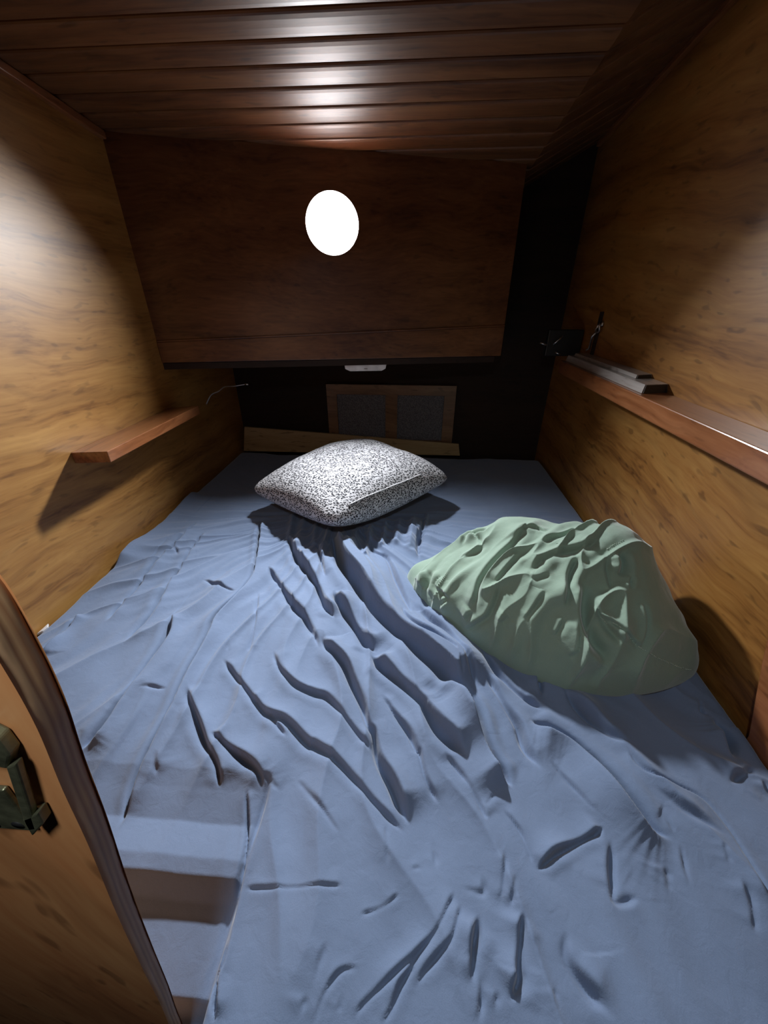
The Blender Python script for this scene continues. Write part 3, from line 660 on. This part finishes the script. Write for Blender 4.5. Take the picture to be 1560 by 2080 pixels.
st = empty('stepped_batten', (.52, 1.1, -.184)); tag(st, 'short pale glossy batten lying on the far end of the right rail', 'batten')
bm = bmesh.new()
def taper_block(bm, x0, x1, y0, y1, z0, z1, ins):
    hexa(bm, [(x0, y0, z0), (x1, y0+.012, z0), (x1, y1, z0), (x0, y1, z0), (x0+ins, y0+ins*1.0, z1), (x1-ins*.3, y0+.012+ins, z1), (x1-ins*.3, y1, z1), (x0+ins, y1, z1)])
taper_block(bm, .494, .5545, .890, 1.375, -.1838, -.166, .005); bevel(bm, .001); o = link('base_strip', bm, M['grey_wood'], st); o.location = -st.location
bm = bmesh.new(); taper_block(bm, .512, .5545, .965, 1.36, -.1658, -.158, .003); bevel(bm, .0008); o = link('upper_strip', bm, M['grey_wood'], st); o.location = -st.location

for nm, P in (('lower_end_shade', [(.4975, .8895, -.1828), (.5525, .9015, -.1828), (.5515, .9065, -.1672), (.5015, .8945, -.1672)]), ('upper_end_shade', [(.5155, .9645, -.1650), (.5525, .9765, -.1650), (.5518, .9795, -.1588), (.5178, .9675, -.1588)])):  # black facings that put the shade of the end faces into the colour
    bm = bmesh.new(); prism(bm, P, (0, -.0012, 0)); bmesh.ops.recalc_face_normals(bm, faces=bm.faces); o = link(nm, bm, M['black'], st); o.location = -st.location; o['label'] = 'end of the strip, its shade put in as black'

# ------------------------------------------------------------------ small fittings
def chain(name, pts, r, parent=None):
    pass
hk = empty('hook_and_eye', (XR, 1.32, -.1)); tag(hk, 'small shiny hook and eye hanging on the right wall above the rail', 'hook')
bm = bmesh.new(); cxy = Vector((XR-.012, 1.306, -.082))
tube(bm, [cxy+Vector((.002*math.sin(a*2), .010*math.cos(a), .012*math.sin(a))) for a in [i*2*math.pi/20 for i in range(20)]], .0028, 8, True)
o = link('eye', bm, M['steel'], hk, True); o.location = -hk.location
bm = bmesh.new(); tube(bm, [(XR-.012, 1.312, -.094), (XR-.018, 1.318, -.105), (XR-.016, 1.325, -.118), (XR-.013, 1.332, -.132), (XR-.012, 1.336, -.142), (XR-.018, 1.338, -.147), (XR-.02, 1.332, -.144)], [.0028, .0038, .003, .0032, .0036, .003, .002], 8)
o = link('hook', bm, M['steel'], hk, True); o.location = -hk.location
bm = bmesh.new(); bmesh.ops.create_cone(bm, cap_ends=True, segments=20, radius1=.009, radius2=.007, depth=.006, matrix=Matrix.Translation((XR-.004, 1.306, -.072))@Matrix.Rotation(math.pi/2, 4, 'Y'))
o = link('wall_plate', bm, M['steel'], hk, True); o.location = -hk.location
# black folding latch beyond the end of the right rail
lt = empty('latch', (.48, 1.42, -.15)); tag(lt, 'black latch with metal glints past the far end of the right rail', 'latch')
bm = bmesh.new(); box(bm, (.44, 1.425, -.176), (.552, 1.445, -.095)); bevel(bm, .003); o = link('body', bm, M['black'], lt); o.location = -lt.location
for pts in ([(.415, 1.418, -.134), (.427, 1.414, -.138), (.438, 1.416, -.141)], [(.458, 1.416, -.140), (.470, 1.412, -.126), (.482, 1.416, -.114)], [(.470, 1.416, -.163), (.479, 1.412, -.167), (.489, 1.416, -.168)]):
    bm = bmesh.new(); tube(bm, pts, .0028, 8); o = link('metal_pin', bm, M['steel'], lt, True); o.location = -lt.location
# cord with metal end at the left beyond the rail
cd = empty('cord', (-.68, 1.38, -.3)); tag(cd, 'thin grey cord dangling in the dark past the left ledge', 'cord')
bm = bmesh.new(); tube(bm, catmull([(-.752, 1.37, -.345), (-.728, 1.375, -.312), (-.70, 1.38, -.300), (-.675, 1.38, -.284), (-.64, 1.38, -.281), (-.60, 1.39, -.276)], 6).tolist(), .0022, 8); o = link('line', bm, M['steel'], cd, True); o.location = -cd.location
bm = bmesh.new(); tube(bm, [(-.602, 1.39, -.276), (-.590, 1.392, -.276)], .005, 8); o = link('toggle', bm, M['steel'], cd, True); o.location = -cd.location
# white strip fitting under the bulkhead
fx = empty('strip_fitting', (-.166, 1.34, -.2)); tag(fx, 'small white oblong fitting under the lower edge of the bulkhead', 'fitting')
bm = bmesh.new(); prism(bm, [(-.228, 1.333, -.197), (-.089, 1.345, -.196), (-.092, 1.345, -.210), (-.105, 1.344, -.217), (-.210, 1.334, -.218), (-.226, 1.333, -.211)], (-.004, .022, 0))
bevel(bm, .002); o = link('body', bm, M['white'], fx); o.location = -fx.location
bm = bmesh.new(); box(bm, (-.163, 1.3375, -.2115), (-.152, 1.342, -.2085)); o = link('switch', bm, plain('grey_plastic', (.3, .3, .3), .5), fx); o.location = -fx.location

# ------------------------------------------------------------------ vent panel at the foot and the loose board
vp = empty('vent_panel', (-.09, 1.64, -.45)); tag(vp, 'wooden frame with two dark mesh vents set in the shadowed back wall', 'vent panel')
bm = bmesh.new(); Y0, Y1 = 1.628, 1.646
X0, X1, Zt, Zb = -.36, .178, -.318, -.60
sx = [(X0, -.318), (-.112, -.062), (.132, X1)]
for a, b in sx: box(bm, (a, Y0, Zb), (b, Y1, Zt))
for a, b in ((-.318, -.112), (-.062, .132)):
    box(bm, (a, Y0, -.358), (b, Y1, Zt)); box(bm, (a, Y0, Zb), (b, Y1, -.552))
bmesh.ops.remove_doubles(bm, verts=bm.verts, dist=.0001)
o = link('frame', bm, wood('brown_frame_wood', (.14, .07, .035), (.20, .105, .05), (.25, .14, .07), 0, rough=.5, coat=.1), vp); o.location = -vp.location
for a, b in ((-.318, -.112), (-.062, .132)):
    bm = bmesh.new(); box(bm, (a-.004, Y0+.010, -.556), (b+.004, Y0+.014, -.354)); o = link('mesh_screen', bm, M['screen'], vp); o.location = -vp.location
bm = bmesh.new(); hexa(bm, [(-.745, 1.586, -.605), (.215, 1.598, -.605), (.215, 1.608, -.605), (-.745, 1.596, -.605), (-.722, 1.586, -.494), (.205, 1.598, -.553), (.205, 1.608, -.553), (-.722, 1.596, -.494)])
bevel(bm, .001); bd = tag(link('loose_board', bm, M['tan']), 'bare tan board standing on edge behind the foot of the berth', 'board')

# ------------------------------------------------------------------ half door in the left foreground
curve = [(-.30, -.030), (-.14, -.035), (-.115, -.040), (-.100, -.048), (-.0945, -.057), (-.0950, -.077), (-.0980, -.102), (-.1050, -.135), (-.1130, -.178), (-.1285, -.252), (-.146, -.345), (-.163, -.440), (-.177, -.510), (-.188, -.57), (-.205, -.66), (-.22, -.74)]
cv = catmull([(x, 0, z) for x, z in curve], 6)
yn, yf = .055, .0645
hd = empty('plywood_door', (-.2, .06, -.5)); tag(hd, 'orange plywood half door with curved bare edge in the left foreground', 'door')
bm = bmesh.new()
A = [bm.verts.new((p[0], yn, p[2]-0)) for p in cv]; Lf = [bm.verts.new((-.45, yn, p[2])) for p in cv]
for i in range(len(cv)-1): bm.faces.new((A[i], Lf[i], Lf[i+1], A[i+1]))
A2 = [bm.verts.new((p[0], yf, p[2])) for p in cv]; L2 = [bm.verts.new((-.45, yf, p[2])) for p in cv]
for i in range(len(cv)-1): bm.faces.new((A2[i], A2[i+1], L2[i+1], L2[i]))
o = link('board_face', bm, M['door_ply'], hd); o.location = -hd.location
bm = bmesh.new(); rows = []
for k in range(9):
    t = k/8; y = yn+(yf-yn)*t; bul = -.0008*(abs(t-.5)*2)**4
    rows.append([bm.verts.new((p[0]+bul+nz((p[0]*90, y*500, p[2]*90))*.0004, y, p[2])) for p in cv])
for a, b in zip(rows[:-1], rows[1:]):
    for i in range(len(cv)-1): bm.faces.new((a[i], a[i+1], b[i+1], b[i]))
bmesh.ops.recalc_face_normals(bm, faces=bm.faces)
o = link('cut_edge', bm, M['edge'], hd, True); o.location = -hd.location; o['label'] = 'bare layered edge of the plywood'
# tarnished latch keeper on the door: a thing screwed to it
kp = empty('latch_keeper', (0, 0, 0)); kp.parent = hd; kp.location = -hd.location
bpy.data.objects.remove(kp)
bm = bmesh.new()
prism(bm, [(-.150, yn-.0020, -.134), (-.1225, yn-.0020, -.134), (-.1255, yn-.0020, -.1615), (-.150, yn-.0020, -.1625)], (0, .0018, 0))
prism(bm, [(-.1210, yn-.0040, -.1475), (-.1135, yn-.0040, -.1425), (-.1150, yn-.0040, -.1500), (-.1235, yn-.0040, -.1600)], (0, .0038, 0))
prism(bm, [(-.1100, yn-.0040, -.1150), (-.1060, yn-.0040, -.1130), (-.1190, yn-.0040, -.1540), (-.1235, yn-.0040, -.1560)], (0, .0025, 0))
prism(bm, [(-.140, yn-.0040, -.0985), (-.1085, yn-.0040, -.0985), (-.1055, yn-.0040, -.1020), (-.1058, yn-.0040, -.1090), (-.1100, yn-.0040, -.1160), (-.140, yn-.0040, -.1080)], (0, .0038, 0))
bevel(bm, .0006)
o = link('latch_keeper', bm, M['bronze'], hd); o.location = -hd.location; o['label'] = 'tarnished greenish bronze latch keeper'
for x, z in ((-.1385, -.1585), (-.1292, -.1575)):
    bm = bmesh.new(); bmesh.ops.create_cone(bm, cap_ends=True, segments=20, radius1=.0022, radius2=.0022, depth=.0012, matrix=Matrix.Translation((x, yn-.0016, z))@Matrix.Rotation(math.pi/2, 4, 'X'))
    q = link('screw_hole', bm, M['black'], o, True)
